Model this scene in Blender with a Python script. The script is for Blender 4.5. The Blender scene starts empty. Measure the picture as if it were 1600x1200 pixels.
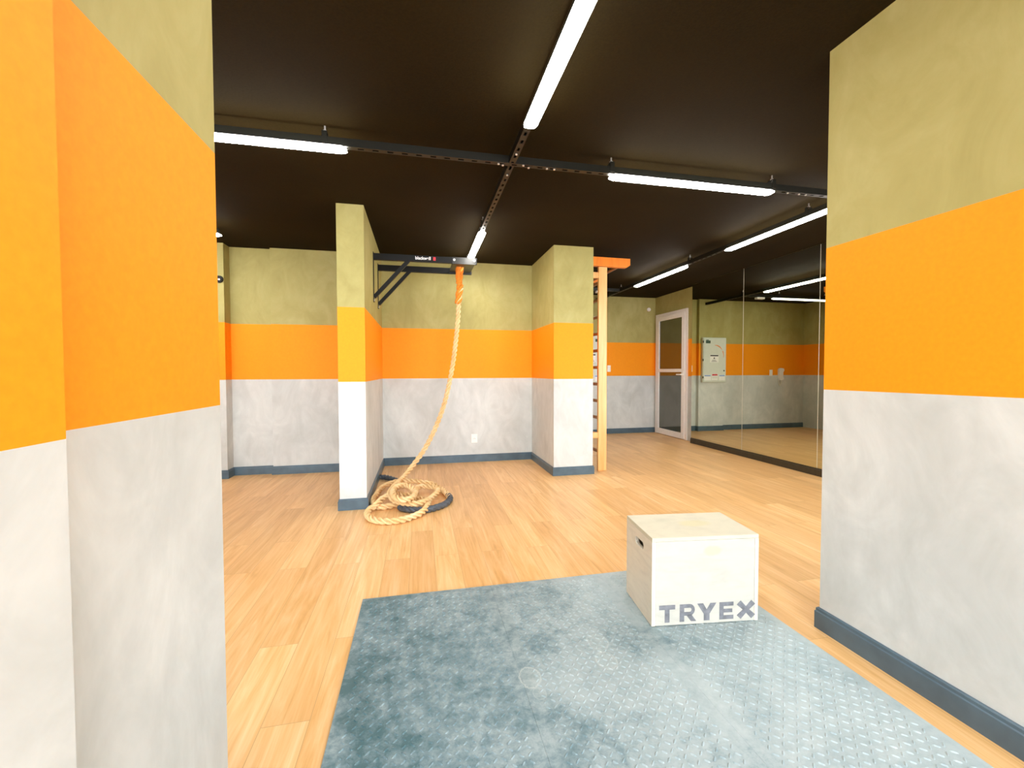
import bpy, bmesh, math, random
from mathutils import Vector, Matrix
random.seed(7)
SC = bpy.context.scene
COL = SC.collection
PI = math.pi

# ------------------------------------------------------------------ helpers
def link(o, parent=None):
    COL.objects.link(o)
    if parent is not None:
        o.parent = parent
    return o

def tag(o, label=None, cat=None, group=None, kind=None):
    if label: o['label'] = label
    if cat: o['category'] = cat
    if group: o['group'] = group
    if kind: o['kind'] = kind
    return o

def thing(name, label, cat, loc=(0, 0, 0), rz=0.0, group=None):
    o = bpy.data.objects.new(name, None)
    o.empty_display_size = 0.1
    o.location = loc
    o.rotation_euler = (0, 0, rz)
    link(o)
    return tag(o, label, cat, group)

class MB:
    """collects shapes into one bmesh"""
    def __init__(s):
        s.bm = bmesh.new()
    def box(s, x0, x1, y0, y1, z0, z1, bev=0.0):
        t = bmesh.new()
        bmesh.ops.create_cube(t, size=1.0)
        for v in t.verts:
            v.co = Vector((x0 + (v.co.x + .5) * (x1 - x0), y0 + (v.co.y + .5) * (y1 - y0), z0 + (v.co.z + .5) * (z1 - z0)))
        if bev > 0:
            bmesh.ops.bevel(t, geom=list(t.edges), offset=bev, segments=2, affect='EDGES', profile=0.5)
        s.add(t)
        return s
    def add(s, t, m=None):
        if m is not None:
            bmesh.ops.transform(t, matrix=m, verts=t.verts)
        me = bpy.data.meshes.new('tmp')
        t.to_mesh(me); t.free()
        s.bm.from_mesh(me)
        bpy.data.meshes.remove(me)
    def cyl(s, p0, p1, r, seg=16, r2=None, bev=0.0):
        p0 = Vector(p0); p1 = Vector(p1); d = p1 - p0
        t = bmesh.new()
        bmesh.ops.create_cone(t, cap_ends=True, segments=seg, radius1=r, radius2=r if r2 is None else r2, depth=d.length)
        if bev > 0:
            es = [e for e in t.edges if len(e.link_faces) == 2 and any(len(f.verts) > 4 for f in e.link_faces)]
            bmesh.ops.bevel(t, geom=es, offset=bev, segments=2, affect='EDGES')
        m = Matrix.Translation((p0 + p1) / 2) @ d.to_track_quat('Z', 'Y').to_matrix().to_4x4()
        s.add(t, m)
        return s
    def bar(s, p0, p1, w, h, up=(0, 0, 1), bev=0.0):
        """rectangular bar from p0 to p1, w across, h along up"""
        p0 = Vector(p0); p1 = Vector(p1); d = (p1 - p0)
        L = d.length; d.normalize()
        side = d.cross(Vector(up)).normalized(); u = side.cross(d).normalized()
        t = bmesh.new(); bmesh.ops.create_cube(t, size=1.0)
        for v in t.verts:
            v.co = Vector((v.co.x * w, v.co.y * L, v.co.z * h))
        if bev > 0:
            bmesh.ops.bevel(t, geom=list(t.edges), offset=bev, segments=2, affect='EDGES')
        m = Matrix((side, d, u)).transposed().to_4x4(); m.translation = (p0 + p1) / 2
        s.add(t, m)
        return s
    def prism(s, pts, axis, a0, a1):
        """extrude a 2-D outline along an axis ('x','y','z')"""
        def P(p, a):
            return {'x': (a, p[0], p[1]), 'y': (p[0], a, p[1]), 'z': (p[0], p[1], a)}[axis]
        A = [s.bm.verts.new(P(p, a0)) for p in pts]
        B = [s.bm.verts.new(P(p, a1)) for p in pts]
        n = len(pts)
        s.bm.faces.new(A); s.bm.faces.new(list(reversed(B)))
        for i in range(n):
            s.bm.faces.new((A[i], B[i], B[(i + 1) % n], A[(i + 1) % n]))
        return s
    def build(s, name, mat, parent=None, smooth=False, loc=None, rz=None):
        bmesh.ops.recalc_face_normals(s.bm, faces=s.bm.faces)
        me = bpy.data.meshes.new(name)
        s.bm.to_mesh(me); s.bm.free()
        if mat is not None:
            me.materials.append(mat)
        if smooth:
            for p in me.polygons: p.use_smooth = True
        o = bpy.data.objects.new(name, me)
        if loc is not None: o.location = loc
        if rz is not None: o.rotation_euler = (0, 0, rz)
        return link(o, parent)

def struct(o):
    o['kind'] = 'structure'
    return o

def dup(root):
    """copy a thing with its parts and sub-parts"""
    r = root.copy(); link(r)
    for ch in root.children:
        c = ch.copy(); link(c, r)
        for g in ch.children:
            d = g.copy(); link(d, c)
    return r

# ------------------------------------------------------------------ materials
class Mat:
    def __init__(s, name):
        s.m = bpy.data.materials.new(name); s.m.use_nodes = True
        s.nt = s.m.node_tree; s.n = s.nt.nodes; s.L = s.nt.links
        s.b = s.n['Principled BSDF']
    def node(s, t, **kw):
        nd = s.n.new(t)
        for k, v in kw.items(): setattr(nd, k, v)
        return nd
    def math(s, op, a, b=None, clamp=False):
        nd = s.n.new('ShaderNodeMath'); nd.operation = op; nd.use_clamp = clamp
        for i, v in enumerate((a, b)):
            if v is None: continue
            if isinstance(v, (int, float)): nd.inputs[i].default_value = v
            else: s.L.new(v, nd.inputs[i])
        return nd.outputs[0]
    def mix(s, fac, a, b, mode='MIX'):
        nd = s.n.new('ShaderNodeMix'); nd.data_type = 'RGBA'; nd.blend_type = mode
        for k, v in ((0, fac), (6, a), (7, b)):
            if isinstance(v, (int, float)): nd.inputs[k].default_value = v
            elif isinstance(v, tuple): nd.inputs[k].default_value = (*v, 1) if len(v) == 3 else v
            else: s.L.new(v, nd.inputs[k])
        return nd.outputs[2]
    def pos(s):
        return s.n.new('ShaderNodeNewGeometry').outputs['Position']
    def objco(s):
        return s.n.new('ShaderNodeTexCoord').outputs['Object']
    def mapping(s, vec, scale=(1, 1, 1), loc=(0, 0, 0), rot=(0, 0, 0)):
        nd = s.n.new('ShaderNodeMapping')
        nd.inputs['Scale'].default_value = scale; nd.inputs['Location'].default_value = loc; nd.inputs['Rotation'].default_value = rot
        s.L.new(vec, nd.inputs['Vector'])
        return nd.outputs[0]
    def noise(s, vec, scale, detail=4, rough=.55, dist=0.0):
        nd = s.n.new('ShaderNodeTexNoise')
        nd.inputs['Scale'].default_value = scale; nd.inputs['Detail'].default_value = detail
        nd.inputs['Roughness'].default_value = rough; nd.inputs['Distortion'].default_value = dist
        s.L.new(vec, nd.inputs['Vector'])
        return nd.outputs[0]
    def ramp(s, fac, stops):
        nd = s.n.new('ShaderNodeValToRGB')
        e = nd.color_ramp.elements
        while len(e) < len(stops): e.new(.5)
        for i, (p, c) in enumerate(stops):
            e[i].position = p
            e[i].color = (c, c, c, 1) if isinstance(c, (int, float)) else (*c, 1)
        s.L.new(fac, nd.inputs[0])
        return nd.outputs[0]
    def bump(s, h, strength=.2, dist=.002):
        nd = s.n.new('ShaderNodeBump'); nd.inputs['Strength'].default_value = strength; nd.inputs['Distance'].default_value = dist
        s.L.new(h, nd.inputs['Height']); s.L.new(nd.outputs[0], s.b.inputs['Normal'])
    def color(s, c):
        if isinstance(c, tuple): s.b.inputs['Base Color'].default_value = (*c, 1)
        else: s.L.new(c, s.b.inputs['Base Color'])
    def set(s, **kw):
        nm = dict(rough='Roughness', metal='Metallic', spec='Specular IOR Level', ior='IOR', coat='Coat Weight', coatr='Coat Roughness')
        for k, v in kw.items():
            i = s.b.inputs[nm[k]]
            if isinstance(v, (int, float)): i.default_value = v
            else: s.L.new(v, i)

def plain(name, c, rough=.5, metal=0.0, spec=.5, var=.06, nscale=18, bump=0.0):
    m = Mat(name)
    n = m.noise(m.objco(), nscale, 4)
    lo = tuple(max(0, v * (1 - var)) for v in c); hi = tuple(min(1, v * (1 + var)) for v in c)
    m.color(m.ramp(n, [(.3, lo), (.7, hi)]))
    m.set(rough=rough, metal=metal, spec=spec)
    if bump > 0: m.bump(n, bump)
    return m.m

# room measures (metres), camera at x=0 y=0
H = 2.636; ST = 1.758; SB = 1.115
XL, YL, XL2, YL2 = -.507, 1.246, -.444, .656
XR, YR = 1.8166, 1.627
FXL, FXR, FY = -.686, -.462, 3.919
YB = 5.676
CXL, CXR, CY = 1.499, 1.977, 4.696
BX, BY, CY2, DX, DY = -1.685, 5.475, 5.531, -2.125, 5.374
YF = 7.677; XD = 4.533; XM = 4.442

def wall_material():
    m = Mat('burnt_cement_with_orange_band')
    p = m.pos()
    z = m.node('ShaderNodeSeparateXYZ'); m.L.new(p, z.inputs[0]); z = z.outputs[2]
    n1 = m.noise(m.mapping(p, (1, 1, .7)), 1.7, 6, .62, .6)
    n2 = m.noise(m.mapping(p, (1, 1, .62)), 4.2, 5, .62, 1.6)
    n3 = m.noise(p, 60, 3, .6)
    t = m.math('ADD', m.math('MULTIPLY', n1, .6), m.math('MULTIPLY', n2, .4))
    low = m.ramp(t, [(.34, (.50, .53, .515)), (.48, (.58, .61, .60)), (.58, (.65, .68, .67)), (.70, (.74, .77, .76))])
    up = m.ramp(t, [(.30, (.34, .30, .095)), (.5, (.42, .375, .135)), (.7, (.50, .465, .20))])
    org = m.ramp(n3, [(.3, (.93, .305, .003)), (.7, (.98, .335, .004))])
    a = m.math('GREATER_THAN', z, SB); b = m.math('GREATER_THAN', z, ST)
    c = m.mix(b, m.mix(a, low, org), up)
    m.color(c); m.set(rough=.62, spec=.3)
    m.bump(m.math('ADD', m.math('MULTIPLY', n2, .7), m.math('MULTIPLY', n3, .3)), .10, .004)
    return m.m

def floor_material():
    m = Mat('oak_vinyl_planks')
    p = m.pos()
    pr = m.mapping(p, (1, 1, 1), (0.31, 0.07, 0), (0, 0, PI / 2))
    br = m.node('ShaderNodeTexBrick')
    br.offset = .37; br.offset_frequency = 2
    for k, v in {'Scale': 1.0, 'Brick Width': 1.25, 'Row Height': .155, 'Mortar Size': .0011, 'Mortar Smooth': .2, 'Bias': 0.0}.items():
        br.inputs[k].default_value = v
    br.inputs['Color1'].default_value = (0, 0, 0, 1); br.inputs['Color2'].default_value = (1, 1, 1, 1); br.inputs['Mortar'].default_value = (.5, .5, .5, 1)
    m.L.new(pr, br.inputs['Vector'])
    # a different grain offset in each plank
    off = m.node('ShaderNodeVectorMath', operation='MULTIPLY_ADD')
    m.L.new(br.outputs['Color'], off.inputs[0]); off.inputs[1].default_value = (7, 13, 0); m.L.new(p, off.inputs[2])
    g1 = m.noise(m.mapping(off.outputs[0], (13, 1.1, 1)), 1.0, 6, .62, 1.4)
    g2 = m.noise(m.mapping(off.outputs[0], (70, 2.2, 1)), 1.0, 4, .6, .4)
    t = m.math('ADD', m.math('MULTIPLY', g1, .68), m.math('MULTIPLY', g2, .32))
    wood = m.ramp(t, [(.28, (.60, .315, .10)), (.44, (.77, .455, .175)), (.56, (.85, .545, .25)), (.72, (.92, .68, .40))])
    tone = m.mix(br.outputs['Color'], (.90, .86, .82), (1.06, 1.06, 1.08))
    c = m.mix(1.0, wood, tone, 'MULTIPLY')
    c = m.mix(m.math('MULTIPLY', br.outputs['Fac'], .55), c, (.36, .18, .06))
    m.color(c)
    m.set(rough=m.ramp(g1, [(.3, .30), (.7, .42)]), spec=.45)
    m.bump(m.math('SUBTRACT', m.math('MULTIPLY', g2, .25), br.outputs['Fac']), .12, .0015)
    return m.m

def mat_material():
    m = Mat('dusty_rubber')
    p = m.pos()
    n1 = m.noise(p, 2.1, 5, .6, .8)
    n2 = m.noise(p, 14, 6, .74, .35)
    n3 = m.noise(p, 55, 3, .7)
    sx = m.node('ShaderNodeSeparateXYZ'); m.L.new(p, sx.inputs[0])
    # dust trodden in along the middle and right of the mats
    gx = m.math('MULTIPLY', m.math('ADD', sx.outputs[0], .15), .42, True)
    t = m.math('ADD', m.math('ADD', m.math('MULTIPLY', n1, .40), m.math('MULTIPLY', n2, .46)), m.math('MULTIPLY', n3, .16))
    t = m.math('ADD', t, m.math('MULTIPLY', gx, .34))
    c = m.ramp(t, [(.45, (.065, .15, .175)), (.54, (.17, .265, .30)), (.64, (.32, .415, .445)), (.84, (.47, .56, .58))])
    # dusty shoe prints
    tot = None
    for (cx, cy, rx, ry, w) in ((.412, 1.585, .042, .058, 1.0), (.425, 1.50, .024, .03, .6), (.757, 1.735, .045, .055, .7), (.742, 1.615, .040, .055, .9)):
        dx = m.math('DIVIDE', m.math('SUBTRACT', sx.outputs[0], cx), rx)
        dy = m.math('DIVIDE', m.math('SUBTRACT', sx.outputs[1], cy), ry)
        r = m.math('SQRT', m.math('ADD', m.math('MULTIPLY', dx, dx), m.math('MULTIPLY', dy, dy)))
        r = m.math('ADD', r, m.math('MULTIPLY', m.math('SUBTRACT', n2, .5), 1.0))
        ring = m.math('SUBTRACT', 1.0, m.math('MULTIPLY', m.math('ABSOLUTE', m.math('SUBTRACT', r, .95)), 7.0), True)
        fill = m.math('MULTIPLY', m.math('MULTIPLY', m.math('SUBTRACT', 1.0, r), 6.0, True), .35)
        v = m.math('MULTIPLY', m.math('MAXIMUM', ring, fill), w * .55)
        tot = v if tot is None else m.math('MAXIMUM', tot, v)
    c = m.mix(tot, c, (.60, .68, .66))
    m.color(c); m.set(rough=.40, spec=.5)
    m.bump(n3, .25, .001)
    return m.m

def plywood_material(name, base, stain):
    m = Mat(name)
    o = m.objco()
    g = m.noise(m.mapping(o, (2.2, 2.2, 11)), 1.6, 5, .6, 1.8)
    n = m.noise(o, 7, 4, .6, .5)
    t = m.math('ADD', m.math('MULTIPLY', g, .6), m.math('MULTIPLY', n, .4))
    c = m.ramp(t, [(.3, tuple(v * .86 for v in base)), (.5, base), (.72, tuple(min(.93, v * 1.07) for v in base))])
    sx = m.node('ShaderNodeSeparateXYZ'); m.L.new(o, sx.inputs[0])
    for (ax, cx, cz, rx, rz) in stain:
        dx = m.math('DIVIDE', m.math('SUBTRACT', sx.outputs[0], cx), rx)
        dz = m.math('DIVIDE', m.math('SUBTRACT', sx.outputs[ax], cz), rz)
        r = m.math('SQRT', m.math('ADD', m.math('MULTIPLY', dx, dx), m.math('MULTIPLY', dz, dz)))
        r = m.math('ADD', r, m.math('MULTIPLY', m.math('SUBTRACT', n, .5), .9))
        f = m.math('MULTIPLY', m.math('SUBTRACT', 1.0, r), 3.0, True)
        c = m.mix(m.math('MULTIPLY', f, .5), c, (.66, .62, .34))
    m.color(c); m.set(rough=.55, spec=.35)
    m.bump(g, .08, .001)
    return m.m

def wood_material(name, dark, light, rough=.35):
    m = Mat(name)
    o = m.objco()
    g = m.noise(m.mapping(o, (22, 22, 1.6)), 1.0, 5, .6, 1.0)
    m.color(m.ramp(g, [(.3, dark), (.7, light)])); m.set(rough=rough, spec=.5)
    return m.m

def rope_material():
    m = Mat('natural_fibre_rope')
    o = m.pos()
    n = m.noise(o, 160, 3, .7); n2 = m.noise(o, 9, 3)
    t = m.math('ADD', m.math('MULTIPLY', n, .5), m.math('MULTIPLY', n2, .5))
    m.color(m.ramp(t, [(.3, (.70, .43, .17)), (.5, (.82, .58, .29)), (.7, (.90, .72, .46))]))
    m.set(rough=.8, spec=.15); m.bump(n, .4, .002)
    return m.m

def ceiling_material():
    m = Mat('black_ceiling_paint')
    n = m.noise(m.pos(), 1.1, 4); n2 = m.noise(m.pos(), 90, 3, .7)
    m.color(m.ramp(m.math('ADD', m.math('MULTIPLY', n, .5), m.math('MULTIPLY', n2, .5)), [(.3, (.010, .006, .001)), (.7, (.022, .014, .0022))]))
    m.set(rough=.9, spec=.1); m.bump(n2, .3, .002)
    return m.m

LAMP = 30.0
def glow(name, c, e):
    m = Mat(name)
    n = m.noise(m.objco(), 9, 2)
    m.color(m.ramp(n, [(.3, tuple(v * .97 for v in c)), (.7, c)]))
    m.b.inputs['Emission Color'].default_value = (1, .97, .92, 1); m.b.inputs['Emission Strength'].default_value = e
    m.set(rough=.35)
    return m.m

def mirror_material():
    m = Mat('silvered_mirror_glass')
    n = m.noise(m.objco(), 1.2, 2)
    m.color(m.ramp(n, [(.3, (.70, .72, .58)), (.7, (.73, .75, .61))]))
    m.set(metal=1.0, rough=.008)
    return m.m

def dark_glass():
    m = Mat('dark_door_glass')
    n = m.noise(m.objco(), 3, 2)
    m.color(m.ramp(n, [(.3, (.040, .038, .010)), (.7, (.050, .047, .013))]))
    m.set(rough=.03, ior=2.3, spec=.5)
    return m.m

M = dict(
    wall=wall_material(), floor=floor_material(), ceil=ceiling_material(), rubber=mat_material(),
    base=plain('slate_blue_skirting', (.075, .125, .165), .35, var=.2, nscale=6),
    plinth=plain('dark_taupe_skirting', (.045, .038, .024), .4, var=.15),
    black=plain('black_steel', (.004, .004, .004), .5, 0.0, .25),
    track=plain('black_steel_channel', (.008, .0075, .004), .45, 0, .35),
    gun=plain('gunmetal_plate', (.025, .025, .023), .35, .3),
    bolt=plain('zinc_bolt', (.80, .80, .78), .3, .6),
    alu=plain('white_aluminium', (.90, .89, .88), .35, var=.03),
    white=plain('white_plastic', (.86, .86, .83), .35, var=.02),
    panel=plain('pale_grey_enamel', (.68, .73, .66), .4, var=.03),
    ink=plain('black_print', (.015, .015, .012), .5),
    green=plain('dark_green_print', (.03, .075, .045), .5),
    blue=plain('blue_print', (.22, .38, .75), .5),
    red=plain('red_print', (.62, .03, .04), .5),
    orangeprint=plain('orange_print', (.85, .25, .06), .5),
    whiteprint=plain('white_print', (.88, .88, .88), .5, var=.02),
    letter=plain('grey_stencil_paint', (.20, .21, .235), .6, var=.3, nscale=30),
    ply=plywood_material('pale_plywood', (.60, .595, .53), [(2, .295, .345, .05, .030)]),
    plytop=plywood_material('pale_plywood_top', (.66, .645, .51), [(1, .30, .17, .09, .05)]),
    plyside=plywood_material('pale_plywood_side', (.78, .74, .62), []),
    dark=plain('dark_box_interior', (.05, .04, .02), .9),
    post=wood_material('orange_varnished_wood', (.80, .36, .10), (.90, .52, .20)),
    arm=wood_material('orange_stained_wood', (.78, .20, .010), (.90, .27, .02)),
    rung=wood_material('shaded_rung_wood', (.24, .085, .025), (.34, .13, .04)),  # shade on the rungs and pull-up bar is put into this colour
    rope=rope_material(),
    ropeorange=plain('orange_fibre_binding', (.88, .25, .02), .8, var=.25, nscale=60, bump=.3),
    sleeve=plain('black_rubber_sleeve', (.070, .088, .11), .4, var=.3, nscale=40),
    lamp=glow('opal_lamp_diffuser', (.86, .83, .77), LAMP),
    lampdim=glow('opal_lamp_diffuser_dim', (.86, .83, .77), 6.0),
    mirror=mirror_material(), glass=dark_glass(),
    seam=plain('ground_glass_edge', (.78, .78, .66), .3, var=.02),
    cord=plain('white_coiled_cord', (.78, .78, .70), .5),
)

# ------------------------------------------------------------------ room shell
def wall(name, *boxes):
    b = MB()
    for q in boxes: b.box(*q)
    return struct(b.build(name, M['wall']))

struct(MB().box(-4.2, 4.9, -3.0, 8.0, -.12, 0).build('floor', M['floor']))
struct(MB().box(-4.2, 4.9, -1.6, 8.0, H, H + .15).build('ceiling', M['ceil']))

wall('wall_left', (XL - .16, XL, -1.6, YL, 0, H), (XL, XL2, -1.6, YL2, 0, H))
wall('wall_right', (XR, XR + .16, -1.6, YR, 0, H))
wall('wall_center_left', (FXL, FXR, FY, YB, 0, H))
wall('wall_center', (FXR, CXL, YB, YB + .16, 0, H))
wall('wall_center_right', (CXL, CXR, CY, YB + .16, 0, H))
wall('wall_back_left', (BX, FXL, BY, YB + .16, 0, H), (DX, BX, CY2, YB + .16, 0, H), (-4.05, DX, DY, YB + .16, 0, H))
wall('wall_back', (.84, XD + .02, YF, YF + .16, 0, H), (2.86, 3.425, YF - .075, YF, 0, H))
wall('wall_back_inner', (.70, .84, YB + .16, YF + .16, 0, H))
wall('wall_right_far', (XD, XD + .16, 6.38, YF + .16, 0, H))
wall('wall_right_mirror', (XM + .006, XM + .22, 1.62, 6.38, 0, H))
wall('wall_rear_right', (XR + .16, 2.55, 1.46, 1.62, 0, H), (2.55, XM + .22, 1.46, 1.62, 0, .25), (2.55, XM + .22, 1.46, 1.62, 2.4, H), (4.40, XM + .22, 1.46, 1.62, .25, 2.4))  # unseen wall; its opening is added to let daylight onto the far right
wall('wall_rear_left', (-4.05, XL - .16, -1.6, -1.44, 0, .25), (-4.05, XL - .16, -1.6, -1.44, 2.35, H), (-4.05, -3.7, -1.6, -1.44, .25, 2.35))
wall('wall_far_left', (-4.2, -4.05, -1.6, YB + .16, 0, H))

# skirting: a moulded profile swept along the foot of each wall
def skirting(name, pts, mat='base', h=.098, t=.014):
    """pts: polyline on the floor; the wall lies on its left side, the board sticks out to the right"""
    b = MB()
    prof = [(0, 0), (t, 0), (t, h * .80), (t * .72, h * .84), (t * .72, h * .95), (t * .35, h), (0, h)]
    n = len(pts); rows = []
    for i, p in enumerate(pts):
        p = Vector((p[0], p[1], 0))
        def nrm(a, c):
            d = Vector((c[0] - a[0], c[1] - a[1], 0)).normalized()
            return Vector((d.y, -d.x, 0))
        if i == 0: nn = nrm(pts[0], pts[1])
        elif i == n - 1: nn = nrm(pts[-2], pts[-1])
        else:
            n0 = nrm(pts[i - 1], pts[i]); n1 = nrm(pts[i], pts[i + 1])
            nn = (n0 + n1); nn = nn / max(.3, nn.dot(n0))
        rows.append([b.bm.verts.new(p + nn * o + Vector((0, 0, z))) for o, z in prof])
    k = len(prof)
    for i in range(n - 1):
        for j in range(k):
            b.bm.faces.new((rows[i][j], rows[i][(j + 1) % k], rows[i + 1][(j + 1) % k], rows[i + 1][j]))
    b.bm.faces.new(rows[0]); b.bm.faces.new(list(reversed(rows[-1])))
    return struct(b.build(name, M[mat]))

skirting('baseboard_left', [(XL2, -1.6), (XL2, YL2), (XL, YL2), (XL, YL), (XL - .16, YL)])
skirting('baseboard_right', [(XR + .16, YR), (XR, YR), (XR, -1.6)])
skirting('baseboard_center', [(FXL, BY), (FXL, FY), (FXR, FY), (FXR, YB), (CXL, YB), (CXL, CY), (CXR, CY), (CXR, YB + .16)])
skirting('baseboard_back_left', [(-4.05, DY), (DX, DY), (DX, CY2), (BX, CY2), (BX, BY), (FXL, BY)])
skirting('baseboard_back', [(.84, YF), (2.86, YF), (2.86, YF - .075), (3.425, YF - .075), (3.425, YF), (XD, YF)])
skirting('baseboard_mirror', [(XM + .006, 6.38), (XM + .006, 1.62)], 'plinth', .088, .02)

# ------------------------------------------------------------------ mirrors on the right wall
GM = 'mirror panels on the right wall'
ys = [6.378, 5.217, 4.041, 2.865, 1.69]
labs = ['mirror panel nearest the white door, reflecting the electrical panel', 'second mirror panel from the white door, reflecting the intercom',
        'mirror panel mostly hidden behind the near right wall', 'mirror panel behind the near right wall']
for i in range(4):
    y1, y0 = ys[i], ys[i + 1]
    o = MB().box(XM - .004, XM + .005, y0 + .004, y1 - .004, .09, H - .004).build('wall_mirror', M['mirror'])
    tag(o, labs[i], 'mirror', GM)
    e = MB().box(XM - .0045, XM + .004, y0 + .0005, y0 + .0035, .09, H - .004).build('ground_edge', M['seam'], o)

# ------------------------------------------------------------------ white glazed door
def build_door():
    f = MB()
    y0, y1, z1 = 6.605, 7.605, 2.29
    x0, x1 = XD - .035, XD - .001
    f.box(x0, x1, y0, y0 + .05, .004, z1, .004).box(x0, x1, y1 - .05, y1, .004, z1, .004).box(x0, x1, y0 + .05, y1 - .05, z1 - .05, z1, .004)
    fr = struct(f.build('door_1', M['alu']))
    l = MB(); a0, a1 = XD - .045, XD - .008
    ya, yb = y0 + .052, y1 - .052
    st = .085
    l.box(a0, a1, ya, ya + st, .012, z1 - .052, .004).box(a0, a1, yb - st, yb, .012, z1 - .052, .004)
    l.box(a0, a1, ya + st, yb - st, .012, .115, .004).box(a0, a1, ya + st, yb - st, z1 - .137, z1 - .052, .004).box(a0, a1, ya + st, yb - st, 1.185, 1.245, .004)
    leaf = l.build('door_leaf', M['alu'], fr)
    for (za, zb) in ((.115, 1.185), (1.245, z1 - .137)):
        MB().box(XD - .028, XD - .018, ya + st, yb - st, za, zb).build('glass_pane', M['glass'], leaf)
    h = MB()
    h.box(a0 - .006, a0, ya + .02, ya + .055, 1.05, 1.20, .002).cyl((a0, ya + .037, 1.145), (a0 - .05, ya + .037, 1.145), .010)
    h.bar((a0 - .05, ya + .027, 1.145), (a0 - .05, ya + .16, 1.145), .016, .02, bev=.004)
    h.build('door_handle', M['white'], leaf)
build_door()

# ------------------------------------------------------------------ things on the far wall (seen directly and in the mirror)
def panel_box():
    y = YF - .075
    t = thing('electrical_panel', 'pale grey electrical panel with warning labels on the far wall, shown in the mirror', 'electrical panel', (3.115, y, 1.425))
    w, hh, d = .265, .446, .06
    MB().box(-w, w, -d, 0, -hh, hh, .006).build('enclosure', M['panel'], t)
    MB().box(-w + .018, w - .014, -d - .010, -d, -hh + .014, hh - .014, .004).build('panel_door', M['panel'], t)
    f = -d - .0105
    for z in (.36, 0, -.345):
        MB().cyl((w - .008, f + .008, z - .022), (w - .008, f + .008, z + .022), .010).build('hinge', M['ink'], t)
    MB().cyl((-w + .055, f, -.215), (-w + .055, f - .008, -.215), .014).build('lock', M['gun'], t)
    MB().box(w - .165, w - .06, f - .001, f + .0005, .33, .385).box(w - .125, w - .065, f - .001, f + .0005, .388, .402).build('maker_plate', M['green'], t)
    a = MB(); pts_o = []; pts_i = []
    for k in range(25):
        th = math.radians(88 + 100 * k / 24); th2 = th
        wd = .010 * math.sin(PI * min(1, (k + 1) / 16)) if k < 16 else .010 * (1 - (k - 16) / 10)
        pts_o.append((.0 + math.cos(th) * (.200 + wd), .08 + math.sin(th) * (.215 + wd)))
        pts_i.append((.0 + math.cos(th) * (.200 - wd), .08 + math.sin(th) * (.215 - wd)))
    a.prism(pts_o + pts_i[::-1], 'y', f - .001, f + .0005)
    a.build('printed_arc', M['orangeprint'], t)
    def lab(x0, x1, z0, z1, zh, head):
        s = MB().box(x0, x1, f - .001, f + .0005, z0, z1).build('warning_label', M['whiteprint'], t)
        MB().box(x0 + .006, x1 - .006, f - .0016, f - .0008, zh, z1 - .006).build('label_header', M[head], s)
        return s
    s = lab(-.085, .11, -.05, .105, .075, 'ink')
    b = MB()
    for k in range(3): b.box(-.055 + .02 * k, .08 - .01 * k, f - .0016, f - .0008, -.035 + .014 * k, -.029 + .014 * k)
    b.prism([(-.006, .022), (.034, .022), (.014, .062)], 'y', f - .0016, f - .0008)
    b.build('label_print', M['gun'], s)
    lab(.085, .235, -.405, -.295, -.325, 'blue')
    s = lab(-.07, .065, -.40, -.275, -.312, 'red')
    b = MB()
    for k in range(4): b.box(-.058 + .03 * k, -.038 + .03 * k, f - .0016, f - .0008, -.37, -.325)
    b.build('label_print', M['panel'], s)
    lab(-.235, -.10, -.405, -.295, -.325, 'blue')
panel_box()

def plate(name, label, loc, w, hh, cat, rocker='rocker'):
    t = thing(name, label, cat, loc)
    MB().box(-w, w, -.008, 0, -hh, hh, .003).build('plate', M['white'], t)
    MB().box(-w * .5, w * .5, -.011, -.008, -hh * .55, hh * .55, .0012).build(rocker, M['white'], t)
    return t
plate('light_switch', 'white switch plate on the orange band just right of the wall bars', (3.555, YF - .0005, 1.255), .035, .062, 'switch')
plate('light_switch', 'white switch plate beside the intercom, shown in the mirror', (1.66, YF - .0005, 1.165), .036, .062, 'switch')
t = plate('wall_outlet', 'white wall socket low on the grey wall behind the rope', (.704, YB - .0005, .312), .041, .058, 'socket', 'socket_insert')
for k in (-1, 0, 1):
    MB().cyl((.010 * k, -.0112, .004 if k == 0 else -.004), (.010 * k, -.0118, .004 if k == 0 else -.004), .0028, 10).build('socket_hole', M['gun'], t)

o = MB().cyl((4.385, YF, 2.405), (4.385, YF - .03, 2.405), .040, 24, .034, .006).build('wall_sensor', M['white'])
tag(o, 'small round white sensor high on the far wall left of the door', 'sensor')
t = thing('wall_sensor', 'small dark sensor high on the back wall beside the near left wall', 'sensor', (-2.165, DY, 2.232))
MB().cyl((0, 0, 0), (0, -.03, 0), .042, 20, .036, .005).build('sensor_body', M['black'], t)
MB().cyl((.006, -.030, -.006), (.006, -.036, -.006), .010, 12).build('lens', M['bolt'], t)  # highlight on the dark body, made as a small bright disc

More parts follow.
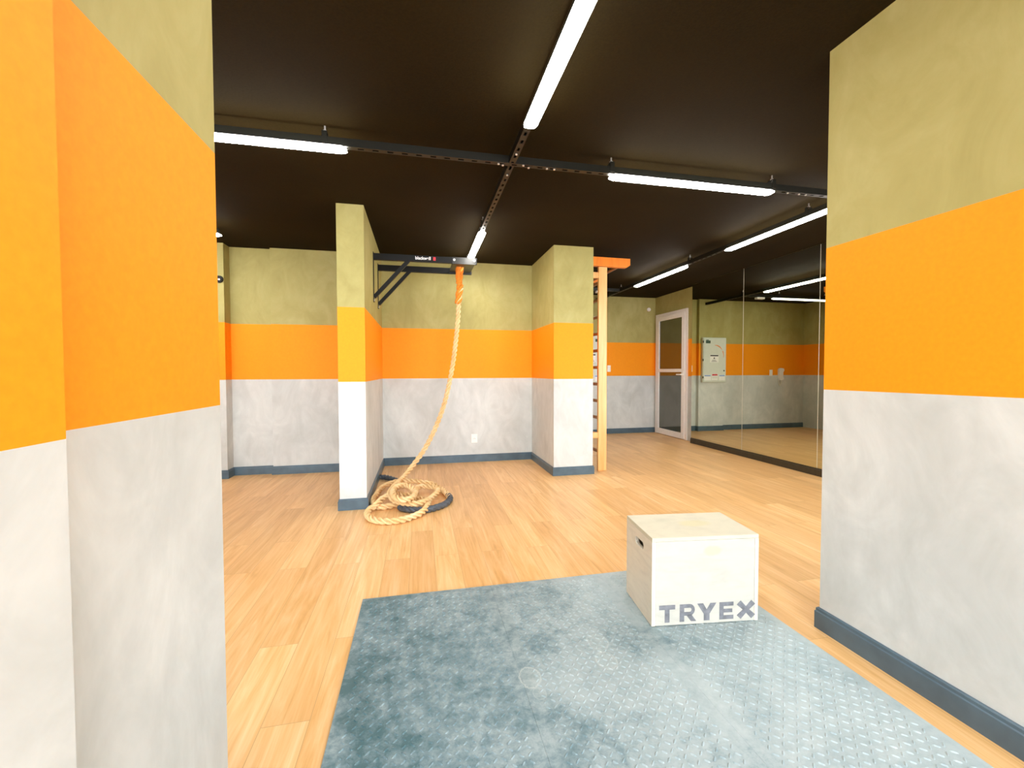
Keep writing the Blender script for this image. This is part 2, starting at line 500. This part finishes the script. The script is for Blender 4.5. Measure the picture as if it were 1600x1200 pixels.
def intercom():
    t = thing('intercom', 'white wall intercom handset on the orange band, shown in the mirror', 'intercom', (1.452, YF, 1.13))
    b = MB().box(-.042, .042, -.03, 0, -.085, .105, .008)
    b.build('cradle', M['white'], t)
    prof = [(-.055, .085), (-.048, .122), (.0, .135), (.046, .122), (.050, .085), (.036, .05), (.036, -.045), (.048, -.075), (.040, -.115), (.0, -.122), (-.040, -.115), (-.050, -.075), (-.036, -.045), (-.036, .05)]
    MB().prism([(u * 1.25, v) for u, v in prof], 'y', -.062, -.031).build('handset', M['white'], t)
    c = bpy.data.curves.new('cord', 'CURVE'); c.dimensions = '3D'; c.bevel_depth = .005; c.bevel_resolution = 2
    sp = c.splines.new('POLY'); N = 120; sp.points.add(N - 1)
    for i in range(N):
        u = i / (N - 1)
        x = -.03 + .07 * u; z = -.115 - .115 * math.sin(PI * u)
        sp.points[i].co = (x + .009 * math.cos(i * 1.3), -.025 + .009 * math.sin(i * 1.3), z, 1)
    tmp = bpy.data.objects.new('cord', c); link(tmp)
    dg = bpy.context.evaluated_depsgraph_get()
    me = bpy.data.meshes.new_from_object(tmp.evaluated_get(dg)); bpy.data.objects.remove(tmp)
    me.materials.clear(); me.materials.append(M['cord'])
    link(bpy.data.objects.new('coiled_cord', me), t)
intercom()

# ------------------------------------------------------------------ ceiling tracks and lamps
BZ0, BZ1 = 2.522, 2.569
def track(label, p0, p1, hangers, bolts=()):
    t = thing('cable_track', label, 'ceiling track', (p0[0], p0[1], BZ0), group='black steel tracks under the ceiling')
    d = Vector((p1[0] - p0[0], p1[1] - p0[1], 0)); L = d.length; d.normalize()
    t.rotation_euler = (0, 0, math.atan2(d.y, d.x))
    hgt = BZ1 - BZ0
    # channel with an open, perforated underside
    ch = MB(); w = .020
    ch.box(0, L, -w, -w + .003, 0, hgt).box(0, L, w - .003, w, 0, hgt).box(0, L, -w + .003, w - .003, hgt - .003, hgt)
    ch.box(0, L, -w + .003, -w + .012, 0, .002).box(0, L, w - .012, w - .003, 0, .002)
    x = .05
    while x < L - .05:
        ch.box(x, x + .05, -w + .012, w - .012, 0, .002); x += .085
    ch.build('channel', M['track'], t)
    for s in hangers:
        MB().box(s - .014, s + .014, -w - .004, -w, .012, hgt + .028).box(s - .014, s + .014, w, w + .004, .012, hgt + .028).box(s - .014, s + .014, -w - .004, w + .004, hgt + .026, hgt + .031).build('hanger_clip', M['track'], t)
        MB().cyl((s, 0, hgt + .028), (s, 0, H - BZ0), .005, 10).build('threaded_rod', M['bolt'], t)
        MB().cyl((s, 0, hgt + .031), (s, 0, hgt + .042), .011, 6).build('hanger_nut', M['bolt'], t)
    for s, q in bolts:
        MB().cyl((s, q, .0), (s, q, -.006), .007, 8).build('track_bolt', M['bolt'], t)
    return t
TY = 2.72; TX = .585; RX = 3.27
track('black ceiling track running across the room behind the two pillars', (-3.0, TY), (3.1, TY), [1.0, 2.47, 4.27, 5.54], [(3.50, .0), (3.53, .012), (3.66, -.012), (3.70, .012), (3.82, 0), (3.87, 0), (5.68, 0), (5.78, 0), (5.84, 0)])
track('black ceiling track running from overhead to the rope rig, left of the right pillar', (TX, .2), (TX, 2.698), [.9], [(2.38, .0)])
track('black ceiling track between the track crossing and the rope rig', (TX, 2.742), (TX, 5.45), [1.25, 2.6], [(.12, 0)])
track('black ceiling track running along the mirror wall towards the door', (RX, 2.2), (RX, YF - .005), [.9, 2.55, 4.4])
track('black ceiling track hidden behind the near left wall, lamp end showing', (-3.6, 4.62), (-1.86, 4.62), [.35, 1.66])
track('black ceiling track behind the wall bars, seen in the mirror', (1.0, 6.62), (RX - .024, 6.62), [.5, 1.5])
o = MB().box(2.83, 2.99, 6.585, 6.655, 2.487, BZ0, .006).build('junction_box', M['alu'])
tag(o, 'small pale junction box under the track right of the wall bars top', 'junction box')

def lamp(label, x, y, rz, L, mat='lamp'):
    """a linear lamp hung under a track; its middle at x, y"""
    t = thing('tube_lamp', label, 'ceiling lamp', (x, y, BZ0), rz, 'linear lamps under the black tracks')
    w, h = .036, .027
    MB().box(-L / 2 + .02, L / 2 - .02, -w * .8, w * .8, -.012, -.0008).build('lamp_housing', M['alu'], t)
    prof = [(-w, -.010)] + [(-w * math.cos(a), -.013 - (h - .013) * math.sin(a) ** .6) for a in [PI * k / 12 for k in range(13)]] + [(w, -.010)]
    b = MB(); rows = []
    secs = [(-L / 2, .45), (-L / 2 + .012, .75), (-L / 2 + .035, 1.0), (L / 2 - .035, 1.0), (L / 2 - .012, .75), (L / 2, .45)]
    for (s, k) in secs:
        rows.append([b.bm.verts.new((s, p[0] * (.55 + .45 * k), -.010 + (p[1] + .010) * k)) for p in prof])
    n = len(prof)
    for i in range(len(rows) - 1):
        for j in range(n):
            b.bm.faces.new((rows[i][j], rows[i][(j + 1) % n], rows[i + 1][(j + 1) % n], rows[i + 1][j]))
    b.bm.faces.new(rows[0]); b.bm.faces.new(list(reversed(rows[-1])))
    b.build('diffuser', M[mat], t, smooth=True)
    return t
LL = 1.28
lamp('white tube lamp overhead, pointing away towards the track crossing', TX, 2.27 - LL / 2, PI / 2, LL)
lamp('white tube lamp whose end meets the top of the rope rig', TX, 4.03 + LL / 2, PI / 2, LL)
lamp('white tube lamp cut off by the near left wall', -.412 - LL / 2, TY, 0, LL)
lamp('white tube lamp left of the near right wall, across the room', 1.262 + LL / 2, TY, 0, LL)
lamp('white tube lamp along the mirror wall, cut off by the near right wall', RX, 4.10 - LL / 2, PI / 2, LL)
lamp('white tube lamp along the mirror wall, nearest the door', RX, 4.83 + LL / 2, PI / 2, LL)
lamp('tiny lamp tip peeking out beside the near left wall', -1.845 - LL / 2, 4.62, 0, LL)
lamp('white tube lamp behind the wall bars, seen only in the mirror', 1.36 + LL / 2, 6.62, 0, LL, 'lampdim')

# ------------------------------------------------------------------ rubber mats
def make_mat(label, x0, x1, y0, y1):
    b = MB(); T = .010
    w, l = x1 - x0, y1 - y0
    b.box(0, w, 0, l, 0, T, .0006)
    pitch = .0275; mg = .034
    nx = int((w - 2 * mg) / pitch); ny = int((l - 2 * mg) / pitch)
    ox = (w - nx * pitch) / 2; oy = (l - ny * pitch) / 2
    bm = b.bm
    for i in range(nx):
        for j in range(ny):
            cx = ox + (i + .5) * pitch; cy = oy + (j + .5) * pitch
            an = PI / 4 if (i + j) % 2 else -PI / 4
            ca, sa = math.cos(an), math.sin(an)
            def V(u, v, z): return bm.verts.new((cx + u * ca - v * sa, cy + u * sa + v * ca, T + z))
            a, c = .0118, .0040
            base = [V(-a, 0, -.0003), V(-a * .5, -c, -.0003), V(a * .5, -c, -.0003), V(a, 0, -.0003), V(a * .5, c, -.0003), V(-a * .5, c, -.0003)]
            r0, r1 = V(-a * .55, 0, .0032), V(a * .55, 0, .0032)
            bm.faces.new((base[0], base[1], r0)); bm.faces.new((base[1], base[2], r1, r0)); bm.faces.new((base[2], base[3], r1))
            bm.faces.new((base[3], base[4], r1)); bm.faces.new((base[4], base[5], r0, r1)); bm.faces.new((base[5], base[0], r0))
    o = b.build('rubber_mat', M['rubber'], loc=(x0, y0, 0))
    return tag(o, label, 'mat', 'rubber floor mats')
make_mat('left blue-grey rubber mat with diamond tread, nearest the left wall', -.301, .3765, .33, 2.331)
make_mat('middle blue-grey rubber mat with diamond tread and dusty shoe prints', .377, 1.0155, .33, 2.331)
make_mat('right blue-grey rubber mat with diamond tread under the plywood box', 1.016, 1.6745, .33, 2.331)

# ------------------------------------------------------------------ plywood box
def text_mesh(body, size, offset, extrude, name, mat, parent, loc, rot, sx=1.0, spacing=1.0):
    c = bpy.data.curves.new(name, 'FONT'); c.body = body; c.size = size; c.offset = offset; c.extrude = extrude; c.space_character = spacing
    tmp = bpy.data.objects.new(name, c); link(tmp)
    dg = bpy.context.evaluated_depsgraph_get()
    me = bpy.data.meshes.new_from_object(tmp.evaluated_get(dg)); bpy.data.objects.remove(tmp)
    me.materials.clear(); me.materials.append(mat)
    o = bpy.data.objects.new(name, me); o.location = loc; o.rotation_euler = rot; o.scale = (sx, 1, 1)
    return link(o, parent)

def plyo_box():
    t = thing('plyo_box', 'pale plywood jump box lettered TRYEX standing on the rubber mat', 'jump box', (1.045, 1.783, .0134), math.radians(-6.6))
    W, D, Hh, th = .525, .322, .414, .018
    MB().box(th + .0005, W - th - .0005, .0005, th, 0, Hh - th - .0005, .0015).build('front_panel', M['ply'], t)
    MB().box(th + .0005, W - th - .0005, D - th, D, 0, Hh - th - .0005, .0015).build('back_panel', M['ply'], t)
    MB().box(0, W, 0, D, Hh - th, Hh, .002).build('top_panel', M['plytop'], t)
    for x0 in (0, W - th):
        b = MB(); bm = b.bm
        hy, hz, hl, hr = .150, .335, .034, .0185           # grip hole
        N = 40; inner = []; outer = []
        for k in range(N):
            a = 2 * PI * (k + .5) / N
            cy = hl if math.cos(a) > 0 else -hl
            inner.append((hy + cy + hr * math.cos(a), hz + hr * math.sin(a)))
        y1, z1 = D, Hh - th - .0005
        for (py, pz) in inner:
            dy, dz = py - hy, pz - hz; s = 1e9
            if dy > 1e-6: s = min(s, (y1 - hy) / dy)
            if dy < -1e-6: s = min(s, -hy / dy)
            if dz > 1e-6: s = min(s, (z1 - hz) / dz)
            if dz < -1e-6: s = min(s, -hz / dz)
            outer.append([hy + dy * s, hz + dz * s])
        for corner in ((0, 0), (y1, 0), (y1, z1), (0, z1)):
            k = min(range(N), key=lambda q: (outer[q][0] - corner[0]) ** 2 + (outer[q][1] - corner[1]) ** 2)
            outer[k] = list(corner)
        R = {}
        for nm, ring in (('i', inner), ('o', outer)):
            for sx, x in ((0, x0), (1, x0 + th)):
                R[nm, sx] = [bm.verts.new((x, p[0], p[1])) for p in ring]
        for k in range(N):
            q = (k + 1) % N
            for sx in (0, 1):
                bm.faces.new((R['i', sx][k], R['i', sx][q], R['o', sx][q], R['o', sx][k]))
            bm.faces.new((R['i', 0][k], R['i', 1][k], R['i', 1][q], R['i', 0][q]))
            bm.faces.new((R['o', 0][k], R['o', 0][q], R['o', 1][q], R['o', 1][k]))
        b.build('side_panel', M['plyside'], t)
    # stencilled letters, wide and heavy
    LH, z0 = .082, .014
    f0, f1 = -.0006, .0004
    def letter(polys, x, w):
        b = MB()
        for pl in polys:
            b.prism([(x + u * w, z0 + v * LH) for u, v in pl], 'y', f0, f1)
        return b.build('letter', M['letter'], t)
    letter([[(0, .74), (0, 1), (1, 1), (1, .74), (.65, .74), (.65, 0), (.35, 0), (.35, .74)]], .036, .078)
    # R: stem, bowl ring and leg
    arc = lambda r, cx, cz: [(cx + r * math.cos(a) * .92, cz + r * math.sin(a)) for a in [math.radians(90 - 15 * k) for k in range(13)]]
    o_ = arc(.33, .60, .67); i_ = arc(.12, .60, .67)
    letter([[(0, 0), (0, 1), (.27, 1), (.27, 0)],
            [(.27, 1)] + o_ + [(.27, .34)] + [(.27, .55)] + i_[::-1] + [(.27, .79)],
            [(.40, .36), (.68, .0), (1.0, .0), (.70, .40)]], .136, .082)
    letter([[(0, 1), (.31, 1), (.5, .64), (.69, 1), (1, 1), (.65, .38), (.65, 0), (.35, 0), (.35, .38)]], .222, .094)
    letter([[(0, 0), (0, 1), (1, 1), (1, .77), (.3, .77), (.3, .61), (.92, .61), (.92, .39), (.3, .39), (.3, .23), (1, .23), (1, 0)]], .332, .070)
    a, c = .5, .19
    letter([[(.5, .5 + c), (1 - c, 1.04), (1.04, 1 - c), (.5 + c, .5), (1.04, c), (1 - c, -.04), (.5, .5 - c), (c, -.04), (-.04, c), (.5 - c, .5), (-.04, 1 - c), (c, 1.04)]], .422, .086)
plyo_box()

# ------------------------------------------------------------------ wall bars
def wall_bars():
    t = thing('wall_bars', 'orange wooden wall bars with a projecting top bar, fixed beside the right pillar', 'wall bars', (2.0, 5.25, 0))
    Y0, Y1 = -.45, .45
    for y in (Y0, Y1):
        MB().box(.090, .198, y, y + .042, 0, 2.446, .005).build('upright', M['post'], t)
        pr = [(-.020, 2.452), (.445, 2.447), (.493, 2.478), (.493, 2.556), (-.020, 2.560)]
        MB().prism(pr, 'y', y - .004, y + .046).build('top_arm', M['arm'], t)
        for z in (.40, 2.31):
            MB().box(-.0225, .090, y + .004, y + .038, z, z + .07, .003).build('wall_bracket', M['post'], t)
    for k in range(11):
        z = 2.268 - .2037 * k
        MB().cyl((.118, Y0 + .042, z), (.118, Y1, z), .019, 14).build('rung', M['rung'], t, smooth=False)
    MB().cyl((.345, Y0 + .046, 2.462), (.345, Y1 - .004, 2.462), .020, 14).build('pull_up_bar', M['rung'], t)
wall_bars()

# ------------------------------------------------------------------ pull-up rig on the left pillar
def rig():
    t = thing('pull_up_rig', 'black steel pull-up rig fixed to the left pillar, holding the rope', 'pull-up rig', (FXR, 4.925, 2.35))
    yn, yf = -.245, .245
    za, zb = .012, .078
    for y in (yn, yf):
        MB().box(.004, 1.078, y - .02, y + .02, za, zb, .002).build('rig_arm', M['black'], t)
        MB().box(.0005, .0065, y - .025, y + .025, -.425, .09, .001).build('wall_plate', M['black'], t)
        b = MB(); b.bar((.006, y, -.375), (.365, y, .030), .036, .036, up=(0, 1, 0)); b.build('brace', M['black'], t)
        for z in (.085 - .04, -.405):
            MB().cyl((.0065, y, z), (.014, y, z), .009, 6).build('wall_bolt', M['bolt'], t)
    # saddle plate between the arms with a slot for the rope
    p = MB()
    p.box(.815, .875, yn + .02, yf - .02, .030, .040).box(.965, 1.065, yn + .02, yf - .02, .030, .040).box(.875, .965, yn + .02, -.055, .030, .040).box(.875, .965, .055, yf - .02, .030, .040)
    p.box(.815, 1.065, yn - .026, yn - .0205, za - .006, zb).box(.815, 1.065, yf - .026, yf - .0205, za - .006, zb)
    p.build('saddle_plate', M['gun'], t)
    MB().cyl((.86, 0, .058), (.98, 0, .058), .016, 14).build('rope_pin', M['gun'], t)
    for y in (yn - .026, yf - .026):
        for x in (.833, 1.048):
            MB().cyl((x, y, .048), (x, y - .006, .048), .0125, 10).build('bolt_head', M['bolt'], t)
    text_mesh('blackwell', .046, .0012, .0008, 'lettering', M['whiteprint'], t, (.425, yn - .0215, .034), (PI / 2, 0, 0), .95, 1.0)
    MB().box(.612, .637, yn - .0220, yn - .0205, .030, .066).build('red_logo_mark', M['red'], t)
rig()

# ------------------------------------------------------------------ rope
def catmull(P, step):
    P = [Vector(p) for p in P]
    out = []
    Q = [P[0] * 2 - P[1]] + P + [P[-1] * 2 - P[-2]]
    for i in range(1, len(Q) - 2):
        a, b, c, d = Q[i - 1:i + 3]
        n = max(2, int((c - b).length / step * 3))
        for k in range(n):
            u = k / n
            out.append(.5 * ((2 * b) + (c - a) * u + (2 * a - 5 * b + 4 * c - d) * u * u + (3 * b - a - 3 * c + d) * u ** 3))
    out.append(P[-1])
    # even spacing
    res = [out[0]]; acc = 0.0
    for p, q in zip(out, out[1:]):
        L = (q - p).length
        while acc + L >= step and L > 1e-9:
            f = (step - acc) / L
            p = p.lerp(q, f); res.append(p); L = (q - p).length; acc = 0.0
        acc += L
    return res

def rope_mesh(P, r, lay=.15, strands=3, seg=36, step=.007, taper=False, depth=1.5, name='rope', mat=None, parent=None):
    pts = catmull(P, step)
    b = MB(); bm = b.bm; rows = []
    nrm = None; s = 0.0
    # lobed section: union of three circles
    ro = r * .53; rs = r * .47
    def rad(th):
        th = (th + PI / strands) % (2 * PI / strands) - PI / strands
        q = ro * math.sin(th)
        v = ro * math.cos(th) + math.sqrt(max(0, rs * rs - q * q))
        return r + (v - r) * depth
    for i, p in enumerate(pts):
        tg = (pts[min(i + 1, len(pts) - 1)] - pts[max(i - 1, 0)]).normalized()
        if nrm is None:
            nrm = tg.orthogonal().normalized()
        nrm = (nrm - tg * nrm.dot(tg)).normalized()
        bn = tg.cross(nrm)
        tw = 2 * PI * s / lay
        k = 1.0
        e = min(i, len(pts) - 1 - i)
        if taper and e < 2: k = (.6, .88)[e]
        rows.append([bm.verts.new(p + (nrm * math.cos(a + tw) + bn * math.sin(a + tw)) * rad(a) * k) for a in [2 * PI * j / seg for j in range(seg)]])
        s += step
    for i in range(len(rows) - 1):
        for j in range(seg):
            bm.faces.new((rows[i][j], rows[i][(j + 1) % seg], rows[i + 1][(j + 1) % seg], rows[i + 1][j]))
    bm.faces.new(rows[0]); bm.faces.new(list(reversed(rows[-1])))
    return b.build(name, mat or M['rope'], parent, smooth=True)

# rope course
ROPE_HANG = [(0.469, 4.925, 2.153), (0.442, 4.920, 1.992), (0.430, 4.920, 1.789), (0.398, 4.910, 1.497), (0.360, 4.900, 1.243), (0.311, 4.890, 1.004), (0.263, 4.880, 0.825), (0.204, 4.860, 0.662), (0.128, 4.840, 0.495), (0.036, 4.800, 0.334), (-0.068, 4.730, 0.205), (-0.152, 4.620, 0.124)]
ROPE_PILE = [(-0.199, 4.477, 0.101), (-0.248, 4.238, 0.101), (-0.276, 4.038, 0.096), (-0.246, 3.912, 0.078), (-0.176, 3.807, 0.073), (-0.083, 3.740, 0.073), (-0.003, 3.741, 0.073), (0.053, 3.835, 0.064), (0.106, 3.942, 0.064), (0.154, 4.058, 0.073), (0.150, 4.184, 0.073), (0.090, 4.256, 0.073), (0.017, 4.284, 0.073), (-0.044, 4.192, 0.082), (-0.050, 3.950, 0.101), (-0.083, 3.750, 0.114), (-0.150, 3.705, 0.124), (-0.223, 3.800, 0.128), (-0.246, 4.000, 0.128), (-0.207, 4.136, 0.128), (-0.138, 4.155, 0.128), (-0.077, 4.062, 0.119), (-0.071, 3.988, 0.091), (-0.147, 4.072, 0.055), (-0.232, 4.144, 0.064), (-0.281, 4.015, 0.082), (-0.336, 3.938, 0.073), (-0.376, 3.838, 0.055), (-0.429, 3.796, 0.027), (-0.433, 3.672, 0.027), (-0.377, 3.542, 0.027), (-0.264, 3.472, 0.027), (-0.152, 3.477, 0.027), (-0.049, 3.554, 0.027), (0.018, 3.626, 0.036), (0.057, 3.760, 0.041), (0.060, 3.938, 0.027), (-0.014, 4.035, 0.027), (-0.127, 3.960, 0.027), (-0.240, 3.880, 0.027), (-0.329, 3.854, 0.027), (-0.382, 3.902, 0.027), (-0.425, 4.065, 0.027), (-0.412, 4.218, 0.036), (-0.374, 4.405, 0.055), (-0.276, 4.500, 0.073), (-0.175, 4.524, 0.078), (-0.078, 4.484, 0.082), (0.024, 4.427, 0.078), (0.126, 4.405, 0.055), (0.198, 4.304, 0.032), (0.247, 4.126, 0.027), (0.264, 3.973, 0.027)]
ROPE_HANDLE = [(0.254, 4.091, 0.027), (0.266, 3.972, 0.027), (0.221, 3.834, 0.027), (0.155, 3.756, 0.027), (0.077, 3.702, 0.027), (-0.014, 3.696, 0.027), (-0.104, 3.733, 0.027), (-0.187, 3.814, 0.027)]
ROPE_TAIL = [(-0.450, 4.941, 0.032), (-0.397, 4.930, 0.032), (-0.339, 4.872, 0.032), (-0.281, 4.806, 0.027), (-0.194, 4.662, 0.027)]
ROPE_EYE = [(0.438, 4.925, 2.200), (0.428, 4.900, 2.280), (0.430, 4.885, 2.360), (0.452, 4.890, 2.418), (0.478, 4.925, 2.437), (0.480, 4.965, 2.415), (0.476, 4.965, 2.350), (0.466, 4.950, 2.270), (0.455, 4.930, 2.200)]
ROPE_SPLICE = [(0.461, 4.920, 2.196), (0.446, 4.920, 2.094), (0.433, 4.920, 1.963)]
# end rope course
def climbing_rope():
    t = thing('climbing_rope', 'thick twisted tan rope hanging from the black rig and coiled on the floor', 'rope', (-.08, 3.75, 0))
    o = Vector((-.08, 3.75, 0))
    R = .028
    loc = lambda L: [Vector(p) - o for p in L]
    rope_mesh(loc(ROPE_HANG + ROPE_PILE), R, lay=.165, parent=t, name='rope_strand')
    e = ROPE_EYE
    rope_mesh(loc(e), .026, lay=.22, depth=.6, parent=t, name='rope_eye', mat=M['ropeorange'])
    rope_mesh(loc(ROPE_SPLICE), .040, lay=.26, depth=1.1, taper=True, parent=t, name='rope_splice', mat=M['ropeorange'])
    rope_mesh(loc(ROPE_HANDLE), .029, lay=.15, depth=.45, taper=True, parent=t, name='handle_sleeve', mat=M['sleeve'])
    rope_mesh(loc(ROPE_TAIL), .0285, lay=.15, depth=.45, taper=True, parent=t, name='handle_sleeve', mat=M['sleeve'])
climbing_rope()

# ------------------------------------------------------------------ light: daylight from the open side behind the camera
w = bpy.data.worlds.new('daylight'); SC.world = w; w.use_nodes = True
bg = w.node_tree.nodes['Background']; bg.inputs[0].default_value = (.86, .93, 1.0, 1); bg.inputs[1].default_value = 3.3

def sun(name, e, ang, az, el, col):
    l = bpy.data.lights.new(name, 'SUN'); l.energy = e; l.angle = math.radians(ang); l.color = col
    o = bpy.data.objects.new(name, l); link(o)
    # light travels along +y, turned by az, going down by el
    d = Vector((math.sin(math.radians(az)) * math.cos(math.radians(el)), math.cos(math.radians(az)) * math.cos(math.radians(el)), -math.sin(math.radians(el))))
    o.rotation_euler = d.to_track_quat('-Z', 'Y').to_euler(); o.location = (.6, -2.5, 2)
    return o
sun('daylight_sun', 1.7, 75, 3, 22, (.94, .98, 1.0))

# ------------------------------------------------------------------ camera
cam = bpy.data.cameras.new('camera'); cam.sensor_width = 36.0; cam.sensor_fit = 'HORIZONTAL'
cam.lens = 36.0 * 670.336 / 1600; cam.clip_start = .02; cam.clip_end = 100
co = bpy.data.objects.new('camera', cam); link(co)
yaw, pit, rol = .211746, -.0287215, .00204232
r0 = Vector((math.cos(yaw), -math.sin(yaw), 0))
fw = Vector((math.sin(yaw) * math.cos(pit), math.cos(yaw) * math.cos(pit), math.sin(pit)))
u0 = r0.cross(fw)
rt = r0 * math.cos(rol) - u0 * math.sin(rol); up = r0 * math.sin(rol) + u0 * math.cos(rol)
mw = Matrix((rt, up, -fw)).transposed().to_4x4(); mw.translation = Vector((0, 0, 1.2))
co.matrix_world = mw
SC.camera = co

SC.view_settings.view_transform = 'Standard'; SC.view_settings.look = 'None'
SC.view_settings.gamma = 1.0; SC.view_settings.use_curve_mapping = False
SC.view_settings.exposure = 1.15
SC.cycles.use_denoising = True
SC.cycles.diffuse_bounces = 6; SC.cycles.max_bounces = 12; SC.cycles.glossy_bounces = 6
